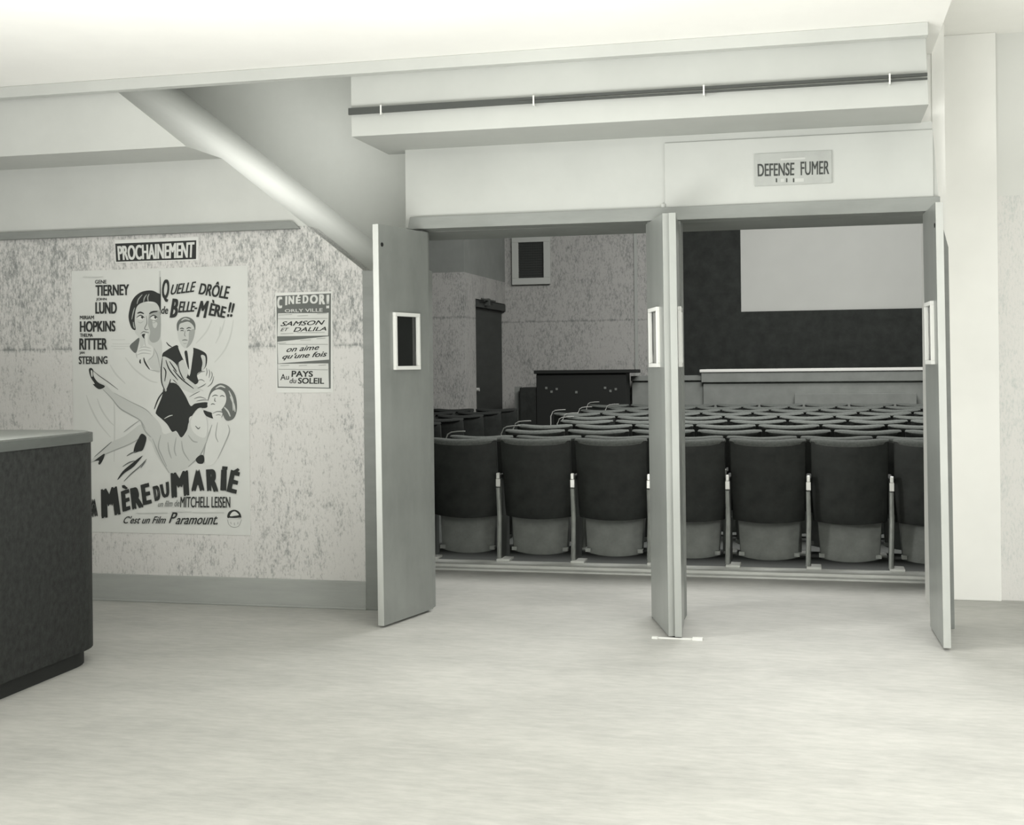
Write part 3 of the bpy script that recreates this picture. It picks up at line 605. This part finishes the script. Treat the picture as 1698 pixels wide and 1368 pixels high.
# ---- COMING SOON strip above the poster
strip = empty('paper_banner', (-3.995, 6.6985, 1.985)); tag(strip, 'small paper strip lettered in white on black, above the film poster', 'sign')
s2 = Sheet(((192, 397), (327, 393), (328, 428), (191, 432)), .535, .135)
MB().box(0, -.001, 0, .535, 0, .135).build('sheet', M['paper2'], strip)
C1 = lambda *p: [(100 + x / 5.067, 380 + y / 5.067) for x, y in p]
m_ = MB(); s2.shape(m_, C1((468, 115), (1136, 92), (1136, 235), (470, 255)), 0, False); m_.build('black_field', M['ink'], strip, recalc=False)
m_ = MB(); s2.text(m_, 'PROCHAINEMENT', *C1((484, 135), (1122, 106), (1118, 222), (488, 242)), bold=.03); m_.build('lettering', M['paper'], strip, recalc=False)

# ---- programme bill with three film titles
bill = empty('programme_bill', (-2.985, 6.6985, 1.215)); tag(bill, 'small cinema programme bill with three paper strips, right of the large poster', 'poster')
s3 = Sheet(((458, 486), (551, 484), (557, 650), (463, 654)), .345, .57)
MB().box(0, -.001, 0, .345, 0, .57).build('bill_sheet', M['paper2'], bill)
D = lambda *p: [(440 + x / 6.84, 470 + y / 6.84) for x, y in p]
m_ = MB()
s3.shape(m_, D((138, 145), (748, 118), (772, 1188), (172, 1198)), 0, False)
m_.build('dark_border', M['g3'], bill, recalc=False)
for k, q in enumerate((((160, 345), (728, 330), (728, 592), (158, 608)), ((160, 672), (735, 600), (745, 862), (172, 920)), ((168, 925), (738, 905), (752, 1178), (182, 1185)))):
    m_ = MB(); s3.shape(m_, D(*q), 0, False); m_.build('title_strip', M['paper'], bill, recalc=False)
m_ = MB(); s3.shape(m_, D((165, 340), (190, 300), (300, 262), (460, 250), (620, 262), (705, 300), (728, 335), (450, 342)), 0, True); m_.build('title_arch', M['g3'], bill, recalc=False)
m_ = MB()
for ch, x0, y0, x1_, y1 in (('C', 148, 160, 205, 285), ('I', 240, 152, 262, 250), ('N', 275, 150, 340, 238), ('É', 358, 138, 412, 232), ('D', 435, 142, 500, 228), ('O', 515, 138, 605, 232), ('R', 618, 134, 686, 240), ('!', 700, 135, 732, 285)):
    s3.text(m_, ch, *D((x0, y0), (x1_, y0 - 2), (x1_, y1 - 2), (x0, y1)), bold=.05)
s3.text(m_, 'ORLY VILLE', *D((235, 300), (660, 285), (660, 325), (240, 333)), bold=.02)
m_.build('heading', M['paper'], bill, recalc=False)['label'] = 'white block lettering'
m_ = MB()
s3.text(m_, 'SAMSON', *D((205, 440), (690, 420), (680, 470), (190, 492)), shear=.25, bold=.025); s3.text(m_, 'ET', *D((200, 512), (290, 510), (282, 546), (192, 550)), shear=.25, bold=.01); s3.text(m_, 'DALILA', *D((345, 505), (712, 495), (708, 535), (338, 555)), shear=.25, bold=.025)
s3.text(m_, 'on aime', *D((275, 730), (635, 700), (630, 752), (262, 788)), shear=.3, bold=.02); s3.text(m_, "qu'une fois", *D((235, 810), (725, 765), (718, 845), (210, 885)), shear=.3, bold=.02)
s3.text(m_, 'Au', *D((205, 1040), (300, 1040), (300, 1100), (202, 1112)), bold=.01); s3.text(m_, 'PAYS', *D((330, 1000), (570, 998), (570, 1060), (328, 1068)), bold=.035); s3.text(m_, 'du', *D((308, 1085), (385, 1082), (385, 1140), (308, 1142)), shear=.2, bold=.01); s3.text(m_, 'SOLEIL', *D((405, 1078), (698, 1070), (698, 1136), (402, 1142)), bold=.035)
for x0, x1_, y in ((170, 320, 365), (380, 500, 375), (600, 710, 350), (160, 720, 408), (195, 340, 580), (380, 690, 565), (165, 260, 690), (420, 540, 650), (600, 700, 630), (180, 730, 700), (200, 300, 945), (410, 500, 940), (630, 715, 930), (180, 735, 985)):
    s3.stroke(m_, D((x0, y), ((x0 + x1_) / 2, y - 4), (x1_, y - 8)), .003, 1, False)
m_.build('titles', [M['ink'], M['g2']], bill, recalc=False)['label'] = 'black hand-lettered film titles'

# ---- no-smoking notice
sign = empty('smoking_notice', (-0.2955, 6.7205, 2.277)); tag(sign, 'grey notice with black capitals on the white panel above the right doors', 'sign')
s4 = Sheet(((1252, 255), (1379, 250), (1380, 304), (1252, 309)), .389, .168)
MB().box(0, -.006, 0, .389, 0.002, .168).build('sign_board', M['signgrey'], sign)
s4.n = 300
G = lambda *p: [(1220 + x / 8.49, 220 + y / 8.49) for x, y in p]
m_ = MB()
s4.text(m_, 'DEFENSE', *G((312, 440), (835, 425), (830, 605), (315, 618)), bold=.016); s4.text(m_, 'FUMER', *G((918, 415), (1322, 405), (1318, 590), (922, 605)), bold=.012)
for x0 in (570, 715, 812): s4.shape(m_, G((x0, 645), (x0 + 18, 645), (x0 + 18, 702), (x0, 702)), 0, False)
s4.shape(m_, G((640, 655), (690, 652), (690, 695), (640, 698)), 1, False); s4.shape(m_, G((840, 650), (965, 645), (965, 695), (840, 700)), 1, False); s4.shape(m_, G((640, 368), (985, 352), (985, 380), (640, 392)), 1, False)
m_.build('lettering', [mat('notice_ink', 0.05), mat('notice_worn', 0.46)], sign, recalc=False)['label'] = 'black painted capitals and worn pale patches'

# ------------------------------------------------------------------ cinema seats
PITCH = 0.512
def make_seat(dark=False):
    """tip-up seat seen from behind; origin on the floor at the middle of the back, sitter faces +y"""
    root = empty('cinema_chair')
    vm = M['velvet_shade'] if dark else M['velvet']  # dark: velvet coloured as if it stood in shade
    nu = 10
    bow = lambda u: -0.06 * (1 - (2 * u - 1) ** 2)               # the back bulges toward the rear
    def back(z, u, hw, off): return ((2 * u - 1) * hw, 0.10 * (1 - (z - .3) / .55) + bow(u) + off, z)
    A_, B_ = [], []
    for i in range(8):
        v = i / 7; ra, rb = [], []
        for j in range(nu + 1):
            u = j / nu; c = (1 - (2 * u - 1) ** 2)
            zb, zt = .298 - .016 * c, .822 - .018 * c
            z = zb + (zt - zb) * v
            hw = .230 + .010 * v ** .6
            ra.append(back(z, u, hw, 0)); rb.append(back(z, u, hw, .03))
        A_.append(ra); B_.append(rb)
    MB().slab(A_, B_).build('backrest', M['seatback'], root, bevel=0.005, smooth=True)
    # padded roll over the top, with the front cushion
    P = [back(.82 - .018 * (1 - (2 * j / nu - 1) ** 2), j / nu, .236, .036) for j in range(nu + 1)]
    rr = [.014, .023] + [.026] * (nu - 3) + [.023, .014]
    m = MB(); m.tube(P, rr, 12, 0, 1.75)
    A2, B2 = [], []
    for i in range(5):
        v = i / 4
        A2.append([back(.34 + .48 * v, j / nu, .215 + .01 * v, .032) for j in range(nu + 1)])
        B2.append([back(.34 + .48 * v, j / nu, .20 + .01 * v, .032 + .05 * math.sin(math.pi * (.15 + .7 * v))) for j in range(nu + 1)])
    m.slab(A2, B2)
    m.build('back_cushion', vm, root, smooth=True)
    # tipped-up seat, underside to the rear
    A3, B3 = [], []
    for i in range(7):
        v = i / 6; ra, rb = [], []
        for j in range(nu + 1):
            u = j / nu; c = (1 - (2 * u - 1) ** 2)
            zb, zt = .052 - .022 * c, .345
            z = zb + (zt - zb) * v; hw = .186 + .020 * v
            y = .135 + .02 * v - .02 * c
            ra.append(((2 * u - 1) * hw, y, z)); rb.append(((2 * u - 1) * hw, y + .085, z + .01))
        A3.append(ra); B3.append(rb)
    st = MB().slab(A3, B3).build('seat_cushion', M['seatpan'], root, bevel=0.006, smooth=True)
    for xx in (-.195, .16): MB().box(xx, .112, .06, xx + .035, .15, .084).build('hinge_bracket', M['metal'], st)
    def standard(x, nm):
        s = MB(); s.tube([(x - .008, .03, .015), (x, .02, .3), (x - .002, -.005, .5)], [.016, .016, .014], 8)
        s.box(x - .011, .03, .012, x + .011, .26, .30, 1); s.box(x - .010, .06, .30, x + .010, .20, .56, 1)
        o = s.build(nm, [M['metal'], M['dark']], root)
        MB().box(x - .015, -.016, .505, x + .015, .0, .56).box(x - .011, -.02, .56, x + .011, .01, .60).build('end_bracket', M['bright'], o, bevel=0.004)['label'] = 'bright metal bracket'
        MB().box(x - .016, .0, .56, x + .018, .34, .585).build('armrest', M['seatback'], o, bevel=0.008)
        MB().box(x - .017, -.02, 0, x + .075, .12, .016).build('foot_plate', M['foot'], o, bevel=0.003)['label'] = 'pale foot plate'
        return o
    standard(-PITCH / 2, 'side_frame')
    return root, standard
def children(o): return [c for c in COL.objects if c.parent == o]
def copy_tree(o, parent=None, kids=None):
    c = o.copy(); COL.objects.link(c)
    if parent: c.parent = parent
    for ch in kids.get(o.name, []): copy_tree(ch, c, kids)
    return c
proto, std = make_seat()
shaded_proto, _ = make_seat(True)
KIDS = {}
for o in list(COL.objects):
    if o.parent: KIDS.setdefault(o.parent.name, []).append(o)
ORD = ['first', 'second', 'third', 'fourth', 'fifth', 'sixth', 'seventh', 'eighth', 'ninth', 'tenth', 'eleventh']
gaps = [-0.050, -0.118, 0.122, 0.04, 0.27, 0.17, -0.105, 0.04, 0.22, -0.135]
used = False
for r in range(10):
    y = 8.33 + 0.762 * r
    x = gaps[r]
    while x - PITCH > -2.72: x -= PITCH
    if x < -2.72: x += PITCH
    k = 0; first = None
    while x < 0.088 * y + 0.02 and x < 1.6:
        s = proto if not used else copy_tree(proto, None, KIDS); used = True
        z = 0.03 if r == 0 else hz(y + .1)
        s.location = (x + PITCH / 2, y, z)
        s['category'] = 'chair'; s['group'] = 'tip-up seats in the middle block'
        rowname = ['row nearest the doorway', 'second row from the doorway', 'third row from the doorway', 'fourth row from the doorway', 'fifth row from the doorway', 'sixth row from the doorway', 'seventh row from the doorway', 'third row from the stage', 'second row from the stage', 'row nearest the stage'][r]
        s['label'] = f'tip-up cinema seat, {ORD[k]} from the left aisle in the {rowname}'
        if k == 0 and r > 0:
            h = PITCH / 2
            q = MB().tube([(-h - .01, -.03, .70), (-h - .008, -.035, .80), (-h + .012, -.035, .845), (-h + .04, -.037, .860), (-h + .09, -.042, .866), (-h + .15, -.048, .868)], .005, 6)
            q.build('edge_trim', M['bright'], s)['label'] = 'bright metal trim round the aisle corner'
        x += PITCH; k += 1
# side block beyond the left aisle, its shade put into darker cushions
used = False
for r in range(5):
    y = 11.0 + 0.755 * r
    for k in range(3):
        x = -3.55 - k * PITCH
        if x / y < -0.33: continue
        s = shaded_proto if not used else copy_tree(shaded_proto, None, KIDS); used = True
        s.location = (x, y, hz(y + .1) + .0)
        s['category'] = 'chair'; s['group'] = 'shade-coloured seats in the side block'
        s['label'] = f'tip-up seat with shade coloured into its cushion, beyond the left aisle, {ORD[k]} from that aisle in side-block row {["one", "two", "three", "four", "five"][r]}'
